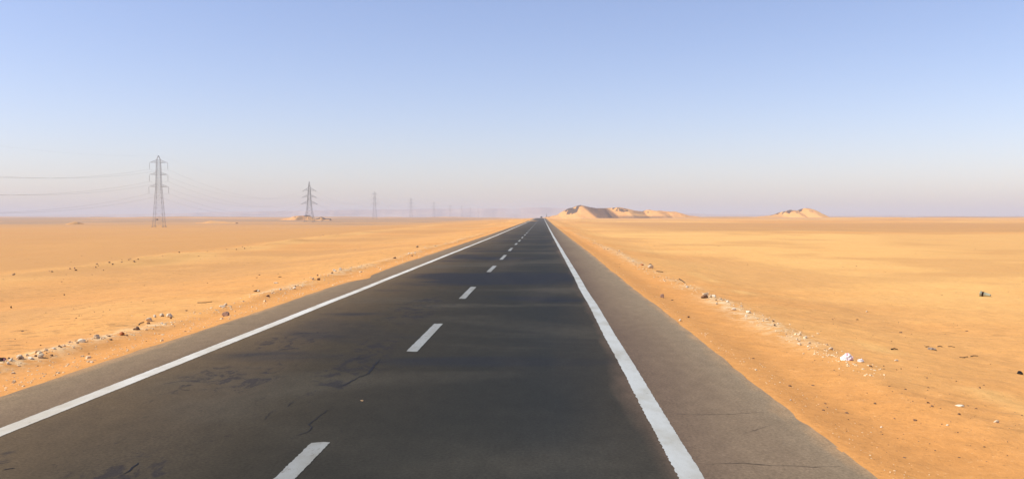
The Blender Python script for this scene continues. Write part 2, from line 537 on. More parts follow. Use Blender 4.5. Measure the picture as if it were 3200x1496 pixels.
def strip(x0, w, y0, y1, jit, seed, lift, ragged_ends=0.0, jl=1.0):
    """a painted strip with slightly ragged edges"""
    r = random.Random(seed)
    ys = []; y = y0
    while y < y1:
        ys.append(y); y += max(.032, .005 * y)
    ys.append(y1)
    vs = []; fs = []
    Y = np.array(ys)
    wob = .035 * (fbm(Y * .22 + seed, Y * 0 + seed, 3) - .5) + .02 * (fbm(Y * .05 + seed * 3, Y * 0, 2) - .5)
    for i, y in enumerate(ys):
        z = float(road_z(y)) + lift + y * 1.2e-5
        e0 = -w / 2 + wob[i] + r.uniform(-1, 1) * jit * jl; e1 = w / 2 + wob[i] + r.uniform(-1, 1) * jit * .6
        d = 0
        if i == 0 or i == len(ys) - 1: d = r.uniform(-1, 1) * ragged_ends
        vs += [(x0 + e0, y + d, z), (x0 + e0 * .33 + e1 * .0, y + r.uniform(-1, 1) * ragged_ends * (i in (0, len(ys) - 1)), z),
               (x0 + e1 * .33, y + r.uniform(-1, 1) * ragged_ends * (i in (0, len(ys) - 1)), z), (x0 + e1, y - d, z)]
    for i in range(len(ys) - 1):
        for j in range(3):
            k = i * 4 + j
            fs.append((k, k + 1, k + 5, k + 4))
    return vs, fs


def build_markings(road):
    vs, fs = strip(LL, .215, -30, 1200, .006, 3, .004)
    link('edge_line', mesh_from('edge_line', vs, fs), M['paint_edge'], road)
    vs, fs = strip(RL, .215, -30, 1200, .008, 9, .004, 0.0, 1.05)
    link('edge_line', mesh_from('edge_line', vs, fs), M['paint_grey'], road)
    FH = F * CAMH
    spans = [(4.8, 8.70)]
    for a, b_ in ((1101, 1013), (934, 897), (850, 830.7), (811.3, 796.6), (784, 774.6), (765, 759.7), (754.7, 749.7), (744, 740), (736, 732.8), (729.8, 727.3)):
        spans.append((FH / (a - VPY), FH / (b_ - VPY)))
    y = spans[-1][1] + 12
    while y < 860:
        spans.append((y - 4.4, y)); y += 12.2
    for i, (a, b_) in enumerate(spans):
        vs, fs = strip(CL + .012 * math.sin(i * 2.1) - (.02 if i == 0 else 0), .18, a, b_, .006, 20 + i, .004, .03)
        link('centre_dash', mesh_from('centre_dash', vs, fs), M['paint_dash'], road)


def poly_strip(pts, w, seed, lift=.003):
    r = random.Random(seed)
    # resample with wander
    P = [Vector(p) for p in pts]
    out = []
    for a, b_ in zip(P[:-1], P[1:]):
        n = max(2, int((b_ - a).length / .06))
        for k in range(n):
            p = a.lerp(b_, k / n); out.append(p + Vector((r.uniform(-1, 1), r.uniform(-1, 1), 0)) * .012)
    out.append(P[-1])
    vs = []; fs = []
    for i, p in enumerate(out):
        d = (out[min(i + 1, len(out) - 1)] - out[max(i - 1, 0)]); d.z = 0
        d = d.normalized() if d.length > 1e-6 else Vector((1, 0, 0))
        nn = Vector((-d.y, d.x, 0)) * w * r.uniform(.35, 1.0) * (.4 + .6 * math.sin(math.pi * (i + .5) / len(out)))
        z = float(road_z(p.y)) + lift
        vs += [(p.x - nn.x, p.y - nn.y, z), (p.x + nn.x, p.y + nn.y, z)]
    for i in range(len(out) - 1): fs.append((2 * i, 2 * i + 1, 2 * i + 3, 2 * i + 2))
    return vs, fs


def build_cracks(road):
    A = lambda ox, oy, s, pts: [at(ox + x / s, oy + y / s, 'road') for x, y in pts]
    lines = [
        (A(800, 1000, 2.4275, [(600, 668), (535, 685), (510, 705), (470, 745), (430, 765), (405, 790), (430, 810), (410, 840), (345, 860), (300, 875)]), .020),
        (A(800, 1000, 2.4275, [(285, 615), (262, 632), (240, 658)]), .013),
        (A(800, 1000, 2.4275, [(148, 675), (100, 710), (65, 755)]), .013),
        (A(800, 1000, 2.4275, [(420, 460), (470, 466), (510, 468)]), .022),
        (A(800, 1000, 2.4275, [(130, 425), (180, 430), (240, 427)]), .022),
        (A(800, 1000, 2.4275, [(615, 500), (660, 495), (740, 455), (800, 420)]), .035),
        (A(800, 1000, 2.4275, [(800, 430), (850, 405), (900, 340), (940, 300)]), .05),
        (A(800, 1000, 2.4275, [(750, 290), (800, 268), (870, 262)]), .030),
        (A(1600, 1000, 2.4275, [(1230, 712), (1400, 716), (1600, 714), (1780, 705), (1942, 695)]), .011),
        (A(1600, 1000, 2.4275, [(1440, 1102), (1560, 1088), (1760, 1085), (1942, 1098), (2290, 1112), (2500, 1105)]), .011),
        (A(1600, 1000, 2.4275, [(1740, 860), (1850, 830), (1960, 800)]), .007),
        (A(600, 700, 3.01, [(200, 948), (350, 940), (600, 940), (720, 935)]), .018),
        (A(1600, 700, 3.01, [(690, 505), (850, 503), (1040, 511)]), .035),
        (A(1600, 700, 3.01, [(880, 470), (990, 476)]), .030),
        (A(0, 1000, 2.4275, [(1365, 525), (1440, 532)]), .018),
        (A(0, 1000, 2.4275, [(1420, 490), (1460, 493)]), .015),
        (A(0, 1000, 2.4275, [(865, 942), (905, 925)]), .012),
        (A(0, 1000, 2.4275, [(25, 1135), (70, 1128), (112, 1120)]), .028),
        (A(0, 1000, 2.4275, [(940, 1160), (1000, 1130), (1050, 1080)]), .030),
        (A(0, 1000, 2.4275, [(460, 1195), (555, 1183)]), .012),
    ]
    vs = []; fs = []
    for i, (pts, w) in enumerate(lines):
        v, f = poly_strip(pts, w * .48, 60 + i)
        k = len(vs); vs += v; fs += [tuple(a + k for a in q) for q in f]
    link('tar_cracking', mesh_from('tar_cracking', vs, fs), M['tar'], road)


# ------------------------------------------------------------------ stones
def stone_mesh(name, seed, flat=.65, ang=.5, sub=3):
    bm = bmesh.new()
    bmesh.ops.create_icosphere(bm, subdivisions=sub, radius=.5)
    o = Vector((seed * 3.7, seed * 1.3, -seed * 2.1))
    r = random.Random(seed)
    planes = [(Vector((r.gauss(0, 1), r.gauss(0, 1), r.gauss(0, 1))).normalized(), r.uniform(.27, .42)) for _ in range(9)]
    for v in bm.verts:
        p = v.co.copy()
        for n, d in planes:                      # knock flat facets off, as broken stone has
            k = p.dot(n)
            if k > d: p -= n * (k - d) * .9
        p *= 1 + ang * .30 * mnoise.noise(p * 3.1 + o) + .10 * mnoise.noise(p * 8 + o)
        p.z *= flat
        v.co = p
    me = bpy.data.meshes.new(name); bm.to_mesh(me); bm.free()
    return me


STONES = [stone_mesh('stone', s, flat=f, ang=a) for s, f, a in ((1, .7, .5), (2, .55, .8), (3, .8, .4), (4, .45, .7), (5, .65, 1.0), (6, .75, .7), (7, .35, .6))]
_mesh_mats = {}


def stone_with(mi, mat):
    key = (mi, mat)
    if key not in _mesh_mats:
        me = STONES[mi].copy(); me.name = 'stone'
        me.materials.append(M[mat]); _mesh_mats[key] = me
    return _mesh_mats[key]


def place_stone(x, y, w, h, mat, label, cat='stone', group=None, name='stone', mi=None, rz=None, depth=None, sink=.22):
    mi = random.randrange(len(STONES)) if mi is None else mi
    me = stone_with(mi, mat)
    o = bpy.data.objects.new(name, me); COL.objects.link(o)
    zs = [v.co for v in me.vertices]
    hx = max(c.x for c in zs) - min(c.x for c in zs); hz = max(c.z for c in zs) - min(c.z for c in zs)
    sx = w / hx; sz = h / hz / (1 - sink); sy = (depth or w * random.uniform(.7, 1.0)) / hx
    o.scale = (sx, sy, sz)
    o.rotation_euler = (random.uniform(-.12, .12), random.uniform(-.12, .12), random.uniform(0, 6.28) if rz is None else rz)
    zb = float(road_z(y)) if (EL < x < ER) else gz(x, y)
    o.location = (x, y, zb + h / (1 - sink) * .5 - h / (1 - sink) * sink)
    return tag(o, label, cat, group)


def px_stone(px, py, wpx, hpx, mat, label, **kw):
    x, y, z = at(px, py)
    s = y / F * .9
    return place_stone(x, y + wpx * s * .35, wpx * s, max(hpx * s, .012), mat, label, rz=kw.pop('rz', random.uniform(-.3, .3)), **kw)


def build_named_stones():
    L = px_stone
    L(703, 988, 27, 17, 'pinkish', 'rounded pinkish brown boulder alone by the left asphalt edge, shaded on one side', cat='boulder', name='boulder', mi=2)
    L(252, 1070, 28, 13, 'white', 'smooth cream white rock, left one of a pair in the left rubble row', cat='rock', name='rock', mi=0)
    L(299, 1058, 24, 17, 'chalk', 'grey and white broken rock to the right of the smooth cream one', cat='rock', name='rock', mi=4)
    L(378, 1047, 18, 10, 'brick', 'orange red brick shard lying in the left rubble row', cat='brick shard', name='brick_shard', mi=1)
    L(396, 1049, 9, 4, 'brown', 'small flat brown stone touching ground right of the orange brick shard')
    L(464, 1004, 24, 13, 'chalk', 'pale chalky rock with brown underside at the near end of the long left rubble heap', cat='rock', name='rock', mi=5)
    L(462, 1012, 12, 7, 'brown', 'brown stone tucked in front of the chalky rock on the left rubble heap', cat='rock', name='rock')
    L(482, 992, 11, 9, 'white', 'round pale pebble at the back of the left rubble heap')
    L(503, 989, 18, 10, 'chalk', 'flat cream rock in the middle of the left rubble heap', cat='rock', name='rock')
    L(527, 990, 20, 14, 'white', 'bright white angular rock, biggest on the left rubble heap', cat='rock', name='rock', mi=4)
    L(533, 996, 9, 7, 'brown', 'brown stone leaning against the bright white angular rock')
    L(800, 911, 20, 6, 'brown', 'long dark brown stone at the top of the left rubble row')
    L(806, 911, 12, 5, 'white', 'white stone beside the long dark brown one')
    L(837, 928, 15, 8, 'brown', 'brown rock between the left rubble row and the asphalt', cat='rock', name='rock')
    L(693, 960, 22, 7, 'white', 'low white rock in the brightest clump of left rubble', cat='rock', name='rock')
    L(704, 954, 14, 8, 'chalk', 'cream stone behind the low white rock in left rubble')
    L(977, 874, 12, 7, 'chalk', 'cream rock, left of two side by side on the far left rubble row', cat='rock', name='rock')
    L(995, 875, 11, 8, 'brown', 'brown rock, right of two side by side on the far left rubble row', cat='rock', name='rock')
    L(1043, 846, 10, 6, 'white', 'small white rock just before the round white one, far along the left row', cat='rock', name='rock')
    L(1063, 845, 10, 10, 'white', 'round bright white rock far along the left rubble row', cat='rock', name='rock', mi=2)
    L(874, 866, 12, 3, 'dark', 'flat dark stone alone on the sand behind the left rubble row')
    L(861, 885, 19, 4, 'white', 'flat white slab on the sand just behind the left rubble row', cat='slab', name='slab', mi=3)
    L(1233, 807, 12, 5, 'brown', 'brown hollow looking stone far along the left verge')
    L(1303, 773, 10, 6, 'tan', 'tan stone near the far end of the left verge')
    L(284, 1133, 14, 6, 'white', 'flat white pebble close to the left asphalt edge')
    L(344, 1062, 12, 4, 'brown', 'flat brown stone in the gravel strip below the left rubble')
    L(58, 1119, 26, 14, 'chalk', 'whitish lump in the left rubble near the frame edge', cat='rock', name='rock', mi=4)
    L(34, 1124, 12, 7, 'chalk', 'pale stone between the dark rag and the whitish lump')
    L(116, 1104, 22, 10, 'tan', 'tan crumbly rock right of the whitish lump', cat='rock', name='rock')
    L(165, 1091, 14, 6, 'white', 'white stone with dark edge right of the crumbly tan rock')
    L(200, 922, 5, 4, 'dark', 'tiny dark stone on the open sand left of everything')
    L(34, 962, 6, 7, 'dark', 'small upright dark stone on the left plain near the frame edge')
    # right side
    L(2070, 930, 13, 14, 'pinkish', 'brown grey rock standing alone between right shoulder and rubble row', cat='rock', name='rock', mi=2)
    L(2101, 938, 9, 3, 'brown', 'small flat dark stone just right of the lone brown grey rock')
    L(2205, 932, 27, 13, 'brown', 'big brown shaded rock under a chalky cap in the right rubble row', cat='rock', name='rock', mi=5)
    L(2206, 922, 22, 9, 'chalk', 'chalky white cap stone behind the big brown rock', cat='rock', name='rock')
    L(2222, 929, 11, 9, 'chalk', 'pale stone right beside the big brown rock')
    L(2233, 929, 14, 8, 'white', 'white stone, second to the right of the big brown rock')
    L(2253, 937, 15, 7, 'chalk', 'flat chalk stone halfway between big brown rock and round white one')
    L(2274, 945, 10, 7, 'white', 'round white stone low in the right rubble row')
    L(2294, 969, 17, 7, 'white', 'flat white stone nearest the road in the right rubble row')
    L(2317, 959, 10, 7, 'chalk', 'cream stone with dark shaded end in the right rubble row')
    L(2340, 977, 16, 9, 'white', 'wide white stone with dark end near the lower end of right rubble', mi=4)
    L(2332, 990, 8, 8, 'white', 'small white stone below the wide white one')
    L(2007, 829, 12, 5, 'brick', 'red brown brick piece in the far right rubble', cat='brick shard', name='brick_shard')
    L(2034, 838, 20, 12, 'chalk', 'chalky rubble lump with dark top in the far right row', cat='rock', name='rock')
    L(2033, 829, 12, 5, 'brown', 'brown stone on top of the chalky rubble lump')
    L(2126, 1003, 10, 8, 'chalk', 'pale stone lying right on the right asphalt edge')
    L(2152, 992, 8, 6, 'brown', 'small brown stone off the right asphalt edge')
    L(2518, 1056, 14, 6, 'white', 'white chip on the sand above the plastic bag', mi=3)
    L(2598, 1093, 18, 8, 'chalk', 'long pale stone just above the plastic bag', mi=3)
    L(2803, 1128, 15, 6, 'white', 'bright white chip to the right of the plastic bag', mi=3)
    L(3117, 1321, 20, 10, 'chalk', 'pale chip below the flat slab at the right frame edge', mi=3)
    L(2755, 1335, 8, 4, 'white', 'small white pebble on bare sand in the lower right')
    L(2962, 1329, 9, 4, 'white', 'small white pebble below the flat slab')
    L(2472, 1251, 7, 5, 'white', 'white pebble on the right asphalt edge low in the view')
    L(2709, 975, 6, 5, 'white', 'tiny bright white pebble alone on the right plain')
    L(2680, 999, 8, 3, 'brown', 'tiny flat brown stone below the bright pebble on the right plain')
    o = L(3004, 1270, 34, 7, 'white', 'flat pale slab lying on sand at the lower right', cat='slab', name='slab', mi=6, rz=-.5, depth=.07)
    # a chip of tan stone on the carriageway
    x, y, z = at(1131, 1252, 'road')
    place_stone(x, y, .05, .012, 'tan', 'tan chip of stone lying on dark asphalt of the right lane', mi=3, sink=.1)


def build_rubble_rows():
    r = random.Random(5)
    mats_l = ['white', 'chalk', 'chalk', 'chalk', 'tan', 'brown', 'tan', 'brown']
    n = 0
    while n < 95:
        y = 12.2 * math.exp(r.random() * math.log(85 / 12.2))
        if float(fbm(np.array([y * .42 + 2]), np.array([1.0]), 3)[0]) < .34 + .25 * r.random(): continue
        x = -8.3 - .25 * math.sin(y * .21) + r.gauss(0, .16 + .002 * y)
        w = min(.20, max(.022, r.lognormvariate(math.log(.040), .5))) * (1 + y / 110)
        mt = r.choice(mats_l)
        place_stone(x, y, w, w * r.uniform(.4, .75), mt, {'white': 'white broken stone among the rubble row along the left shoulder', 'chalk': 'cream chalk stone among the rubble row along the left shoulder',
                    'tan': 'sandy tan stone among the rubble row along the left shoulder', 'brown': 'dark brown stone among the rubble row along the left shoulder'}[mt],
                    group={'white': 'white stones', 'chalk': 'cream stones', 'tan': 'tan stones', 'brown': 'brown stones'}[mt] + ' of the left rubble row')
        n += 1
    n = 0
    mats_r = ['white', 'white', 'chalk', 'chalk', 'chalk', 'tan', 'brown']
    while n < 75:
        y = 15 * math.exp(r.random() * math.log(95 / 15))
        if float(fbm(np.array([y * .4 + 31]), np.array([7.0]), 3)[0]) < .34 + .25 * r.random(): continue
        x = 4.75 - .22 * math.sin(y * .17 + 1) + r.gauss(0, .17 + .002 * y)
        w = min(.20, max(.022, r.lognormvariate(math.log(.034), .5))) * (1 + y / 110)
        mt = r.choice(mats_r)
        place_stone(x, y, w, w * r.uniform(.4, .75), mt, {'white': 'white broken stone among the rubble row along the right shoulder', 'chalk': 'cream chalk stone among the rubble row along the right shoulder',
                    'tan': 'sandy tan stone among the rubble row along the right shoulder', 'brown': 'dark brown stone among the rubble row along the right shoulder'}[mt],
                    group={'white': 'white stones', 'chalk': 'cream stones', 'tan': 'tan stones', 'brown': 'brown stones'}[mt] + ' of the right rubble row')
        n += 1
    n = 0
    while n < 46:                                             # clods along the bank out on the left plain
        y = r.uniform(44, 150)
        if n < 22: y = r.uniform(47, 60)
        x = float(bank_x(y)) + r.gauss(.5, .7)
        w = r.uniform(.05, .13) * (1 + y / 200)
        place_stone(x, y, w, w * r.uniform(.4, .8), r.choice(['brown', 'tan', 'tan', 'pinkish']), 'brown clod on the low sand bank across the left plain', cat='clod', name='clod', group='clods on the left sand bank')
        n += 1


def chip_cloud(name, pts, mat, seed):
    """pts: (x, y, size) - small angular chips in one mesh"""
    r = random.Random(seed)
    vs = []; fs = []
    X = np.array([p[0] for p in pts]); Y = np.array([p[1] for p in pts])
    Z = np.where((X > EL) & (X < ER), road_z(Y), ground_z(X, Y))
    for (x, y, s), z in zip(pts, Z):
        k = len(vs); h = s * r.uniform(.15, .40); a0 = r.uniform(0, 6.28); n = 5
        for i in range(n):
            a = a0 + 6.283 * i / n; q = s * r.uniform(.35, .6)
            vs.append((x + q * math.cos(a), y + q * math.sin(a), z - .15 * h))
        for i in range(n):
            a = a0 + .3 + 6.283 * i / n; q = s * r.uniform(.2, .42)
            vs.append((x + q * math.cos(a), y + q * math.sin(a), z + h * r.uniform(.7, 1.1)))
        for i in range(n):
            j = (i + 1) % n
            fs.append((k + i, k + j, k + n + j, k + n + i))
        fs.append(tuple(k + n + i for i in range(n)))
    return link(name, mesh_from(name, vs, fs), M[mat])


def build_gravel():
    r = random.Random(21)
    P = []
    for _ in range(4200):
        y = 8 * math.exp(r.random() * math.log(170 / 8)); x = r.uniform(-.66, .56) * y
        if EL - .3 < x < ER + .3: continue
        c = float(fbm(np.array([x * .3]), np.array([y * .3]), 3)[0])
        if c < .42 + .16 * r.random(): continue
        P.append((x, y, min(.10, r.lognormvariate(math.log(.013), .5) * (1 + y / 35))))
    tag(chip_cloud('gravel', P, 'brown', 1), 'dark gravel strewn over the open sand either side of the road', 'gravel', kind='stuff')
    P = []
    for _ in range(1100):
        y = 10 * math.exp(r.random() ** 1.3 * math.log(70 / 10)); x = -6.85 - abs(r.gauss(.1, .75))
        P.append((x, y, r.lognormvariate(math.log(.020), .5) * (1 + y / 80)))
    for _ in range(420):
        y = 7 * math.exp(r.random() * math.log(60 / 7)); x = 2.98 + abs(r.gauss(0, .30))
        P.append((x, y, r.lognormvariate(math.log(.012), .45) * (1 + y / 90)))
    for _ in range(1500):
        y = 13 * math.exp(r.random() * math.log(90 / 13)); x = (-8.3 - .25 * math.sin(y * .21) if r.random() < .55 else 4.75 - .22 * math.sin(y * .17 + 1)) + r.gauss(0, .22)
        P.append((x, y, r.lognormvariate(math.log(.026), .4) * (1 + y / 90)))
    tag(chip_cloud('chippings', P, 'flake', 2), 'pale stone chippings spread along both sandy verges', 'chippings', kind='stuff')


# ------------------------------------------------------------------ litter
def lathe(profile, n=20):
    vs = []; fs = []
    for (r, z) in profile:
        for i in range(n):
            a = 6.28318 * i / n
            vs.append((r * math.cos(a), r * math.sin(a), z))
    for k in range(len(profile) - 1):
        for i in range(n):
            j = (i + 1) % n
            fs.append((k * n + i, k * n + j, (k + 1) * n + j, (k + 1) * n + i))
    return vs, fs


def tube(pts, rad, n=6):
    vs = []; fs = []
    P = [Vector(p) for p in pts]
    for i, p in enumerate(P):
        d = (P[min(i + 1, len(P) - 1)] - P[max(i - 1, 0)]).normalized()
        u = d.cross(Vector((0, 0, 1)))
        u = u.normalized() if u.length > 1e-4 else Vector((1, 0, 0))
        w = d.cross(u).normalized()
        rr = rad[i] if isinstance(rad, (list, tuple)) else rad
        for k in range(n):
            a = 6.28318 * k / n
            vs.append(p + u * (rr * math.cos(a)) + w * (rr * math.sin(a)))
    for i in range(len(P) - 1):
        for k in range(n):
            j = (k + 1) % n
            fs.append((i * n + k, i * n + j, (i + 1) * n + j, (i + 1) * n + k))
    fs.append(tuple(range(n))[::-1]); fs.append(tuple((len(P) - 1) * n + k for k in range(n)))
    return vs, fs


def crumple(name, w, d, h, seed, mat, lobes=1.0):
    """a crumpled piece of film or cloth lying on the sand: one closed lumpy skin with creases"""
    bm = bmesh.new()
    bmesh.ops.create_icosphere(bm, subdivisions=4, radius=.5)
    o = Vector((seed * 2.3, -seed, seed * .7))
    for v in bm.verts:
        p = v.co.copy()
        k = 1 + lobes * (.35 * mnoise.noise(p * 3 + o) + .28 * (abs(mnoise.noise(p * 5.5 + o)) - .25) + .10 * mnoise.noise(p * 12 + o))
        p = p * k
        p.z = max(p.z, -.18)
        v.co = Vector((p.x * w, p.y * d, (p.z + .16) * h * 1.35))
    me = bpy.data.meshes.new(name); bm.to_mesh(me); bm.free()
    return me


def px_twig(pxs, rad, label, name='twig', mat='wood', cat='twig'):
    P = []
    for i, (a, b_) in enumerate(pxs):
        x, y, z = at(a, b_)
        P.append(Vector((x, y, gz(x, y) + rad * (.8 if i in (0, len(pxs) - 1) else 1.6))))
    base = P[0].copy()
    vs, fs = tube([p - base for p in P], [rad * (1 - .5 * i / len(P)) for i in range(len(P))])
    o = link(name, mesh_from(name, vs, fs, True), M[mat])
    o.location = base
    return tag(o, label, cat)


def build_litter():
    # crumpled white plastic bag with pink print
    x, y, z = at(2651, 1126); s = y / F
    o = link('plastic_bag', crumple('plastic_bag', 35 * s, 21 * s, 23 * s, 4, None), M['plastic'])
    me = o.data; me.materials.append(M['pink'])
    for p in me.polygons:
        c = p.center
        if mnoise.noise(c * (26 / (40 * s * 4)) + Vector((3, 1, 8))) > .20 and c.x > -.02: p.material_index = 1
    o.location = (x, y + .05, gz(x, y) - .005)
    tag(o, 'crumpled white plastic bag with pink print lying on the right sand', 'plastic bag')
    x, y, z = at(2691, 1130); s = y / F
    o = link('plastic_scrap', crumple('plastic_scrap', 18 * s, 12 * s, 11 * s, 9, None), M['plastic'])
    o.location = (x, y + .03, gz(x, y) - .004)
    tag(o, 'small torn scrap of clear plastic just right of the white bag', 'plastic scrap')
    # pale bucket on its side, dark mouth turned to the left
    x, y, z = at(3081, 927); s = y / F
    L = 30 * s; r0 = 8.6 * s; r1 = 3.4 * s
    root = empty('bucket', (x, y + r0, gz(x, y)))
    tag(root, 'pale green container tipped on its side with dark open mouth on the right plain', 'container')
    outer, fo = lathe([(r0 * 1.06, 0), (r0 * 1.06, L * .05), (r0, L * .06), (r1 * 1.3, L * .92), (r1 * .9, L), (0.002, L)], 24)
    Rm = Matrix.Rotation(R_(90), 4, 'Y') @ Matrix.Rotation(R_(0), 4, 'Z')
    turn = Matrix.Rotation(R_(-38), 4, 'Z')
    T = Matrix.Translation((-L * .42, 0, r0 * .95)) @ Matrix.Rotation(R_(8), 4, 'Y')
    X = turn @ T @ Rm
    link('body', mesh_from('body', [X @ Vector(v) for v in outer], fo, True), M['bucket'], root)
    inner, fi = lathe([(r0 * 1.06, -.001), (r0 * .96, -.001), (r0 * .9, L * .35), (.002, L * .5)], 24)
    link('inside', mesh_from('inside', [X @ Vector(v) for v in inner], fi, True), M['bucket_in'], root)
    # grey rag and dark pieces near it
    x, y, z = at(2911, 1091); s = y / F
    o = link('rag', crumple('rag', 22 * s, 18 * s, 7 * s, 6, None, 1.5), M['rag']); o.location = (x, y, gz(x, y) - .004)
    tag(o, 'grey crumpled rag with frayed ends on the right sand', 'rag')
    px_twig([(2893, 1084), (2903, 1083)], .010, 'short dark twig touching the left end of the grey rag')
    px_twig([(2912, 1092), (2920, 1094), (2928, 1096)], .008, 'thin twig sticking out below the grey rag')
    px_twig([(2930, 1083), (2938, 1083), (2945, 1084)], .011, 'stubby stick just right of the grey rag', 'stick', cat='stick')
    px_twig([(2963, 1083), (2973, 1083), (2984, 1085)], .008, 'longer thin stick, second to the right of the grey rag', 'stick', cat='stick')
    px_twig([(2998, 1116), (3008, 1118), (3024, 1114)], .008, 'bent thin twig, left of two lying end to end on the right sand')
    px_twig([(3033, 1114), (3043, 1112), (3056, 1112)], .008, 'straight thin twig, right of two lying end to end on the right sand')
    px_twig([(2785, 1092), (2795, 1091), (2806, 1093)], .012, 'dark thick stick alone on the sand above the white bag', 'stick', 'rag_dark', 'stick')
    px_twig([(433, 1015), (441, 1010), (449, 1006)], .010, 'weathered grey stick leaning at the near end of the left rubble heap', 'stick', cat='stick')
    px_twig([(617, 946), (640, 947), (662, 943)], .012, 'long thin twig on the sand behind the left rubble heap')
    px_twig([(2052, 848), (2060, 850), (2073, 851)], .02, 'thin dark twig in the far right rubble')
    px_twig([(2122, 872), (2131, 878), (2140, 884)], .018, 'dark twig slanting over the right rubble row')
    # black lump and dark rag
    x, y, z = at(3189, 1169); s = y / F
    o = link('tyre_scrap', crumple('tyre_scrap', 17 * s, 12 * s, 12 * s, 12, None, .7), M['rubber']); o.location = (x, y + .02, gz(x, y) - .004)
    tag(o, 'black lump of scrap rubber on sand at the right frame edge', 'scrap')
    x, y, z = at(6, 1126); s = y / F
    o = link('rag', crumple('rag', 20 * s, 14 * s, 12 * s, 15, None, 1.2), M['rag_dark']); o.location = (x, y, gz(x, y) - .004)
    o.data.materials.append(M['pink'])
    for p in o.data.polygons:
        if p.center.x > .035 and p.center.z > .01: p.material_index = 1
    tag(o, 'dark crumpled rag with pink corner in the rubble at the left frame edge', 'rag')


# ------------------------------------------------------------------ hills
def hill_field(name, xs, ys, hf, base, mat, attrs):
    """a height field island sunk a little below the plain around it"""
    X, Y = np.meshgrid(xs, ys)
    Z = hf(X, Y)
    nx, ny = len(xs), len(ys)
    cx, cy = xs.mean(), ys.mean()
    co = np.stack([X - cx, Y - cy, Z], -1).reshape(-1, 3)
    idx = np.arange(nx * ny).reshape(ny, nx)
    keep = (Z > ground_z(X, Y) - 1.2)
    kk = keep[:-1, :-1] | keep[:-1, 1:] | keep[1:, 1:] | keep[1:, :-1]
    q = np.stack([idx[:-1, :-1], idx[:-1, 1:], idx[1:, 1:], idx[1:, :-1]], -1)[kk]
    used = np.unique(q)
    remap = np.full(nx * ny, -1); remap[used] = np.arange(len(used))
    me = mesh_from(name, co[used], remap[q], True)
    for an, arr in attrs(X, Y, Z).items():
        a = me.attributes.new(an, 'FLOAT', 'POINT')
        a.data.foreach_set('value', np.clip(arr, 0, 1).astype(np.float32).ravel()[used])
    o = link(name, me, mat); o.location = (cx, cy, 0)
    return tag(o, kind='structure')


def profile_hill(name, pts, Y0, ridge, front, back, rough, rockf, step=1.0, seed=0, cap=1.0, shear=0.0):
    """pts: photograph points of the skyline; ridge: (px, depth offset) how the crest swings towards or away from the viewer"""
    pxs = np.array([p[0] for p in pts], float)
    rx0 = np.array([p[0] for p in ridge], float); ro0 = np.array([p[1] for p in ridge], float)
    rx = np.arange(rx0[0], rx0[-1] + 1, 1.0)
    kern = np.exp(-(np.arange(-12, 13) / 4.5) ** 2); kern /= kern.sum()
    ro = np.convolve(np.pad(np.interp(rx, rx0, ro0), 12, mode='edge'), kern, 'valid')
    xw = np.array([x_at(p, Y0 + np.interp(p, rx, ro)) for p in pxs])
    zt = np.array([z_at(py, px, Y0 + np.interp(px, rx, ro)) for px, py in pts])
    rxw = np.array([x_at(p, Y0 + o) for p, o in zip(rx, ro)])
    xs = np.arange(xw[0] - 6, xw[-1] + 6, step)
    ys = np.arange(Y0 - front * 2.4 - abs(min(0, ro.min())), Y0 + back * 2 + max(0, ro.max()), step)

    def crest(X): return np.interp(X, xw, zt)

    def yr(X): return Y0 + np.interp(X, rxw, ro) + 5 * (fbm(X * .08 + seed, X * 0 + seed, 3) - .5)

    def hf(X, Y):
        g0 = ground_z(X, Y)
        X0 = X
        X = X + shear * np.minimum(Y - yr(X), 0)
        top = np.maximum(crest(X), g0 - 1.5)
        hgt = top - (g0 - 1.4)
        d = Y - yr(X)
        t = np.where(d < 0, 1 + d / (front * (.45 + .55 * hgt / hgt.max()) + 2), 1 - d / (back * (.45 + .55 * hgt / hgt.max()) + 2))
        t = np.clip(t, 0, 1)
        t = .72 * t + .28 * t * t * (3 - 2 * t)
        gul = (fbm(X * .16 + seed, Y * .05, 4) - .5) * rough * np.sin(np.pi * np.clip(t, 0, 1)) * 2.0
        rk = np.abs(fbm(X * .35, Y * .35 + seed, 3) - .5) * rough * .55 * smooth01(.55, .9, t)
        return g0 - 1.4 + hgt * t + gul * np.clip(hgt / 8, 0, 1) + rk * np.clip(hgt / 8, 0, 1) - .25 * rough * smooth01(.55, .9, t) * np.clip(hgt / 8, 0, 1) * .5

    def attrs(X, Y, Z):
        g0 = ground_z(X, Y)
        hgt = np.maximum(crest(X + shear * np.minimum(Y - yr(X), 0)) - (g0 - 1.4), .5)
        rel = (Z - g0) / hgt
        n = fbm(X * .22 + seed, Y * .22, 4)
        pxx = VPX + X / Y * F
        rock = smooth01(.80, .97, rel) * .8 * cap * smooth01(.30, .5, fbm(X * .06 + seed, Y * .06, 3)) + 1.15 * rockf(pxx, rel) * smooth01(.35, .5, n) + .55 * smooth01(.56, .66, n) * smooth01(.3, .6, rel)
        return {'rock': rock * (hgt > 2.5), 'shade_and_scree': shade_and_scree(pxx, rel, name)}

    return hill_field(name, xs, ys, hf, 0, M['hill'], attrs)


def shade_and_scree(px, rel, name):
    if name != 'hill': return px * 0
    a = smooth01(-8, 6, (px - 1812) - (1 - np.clip(rel, 0, 1)) * 55) * smooth01(6, -8, (px - 1893) - (1 - np.clip(rel, 0, 1)) * 48)  # right slope's shade, put into the colour
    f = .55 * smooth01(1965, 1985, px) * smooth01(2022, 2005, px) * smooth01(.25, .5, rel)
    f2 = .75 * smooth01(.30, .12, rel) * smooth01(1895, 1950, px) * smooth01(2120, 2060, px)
    return np.clip(np.maximum.reduce([a, f, f2]), 0, 1)


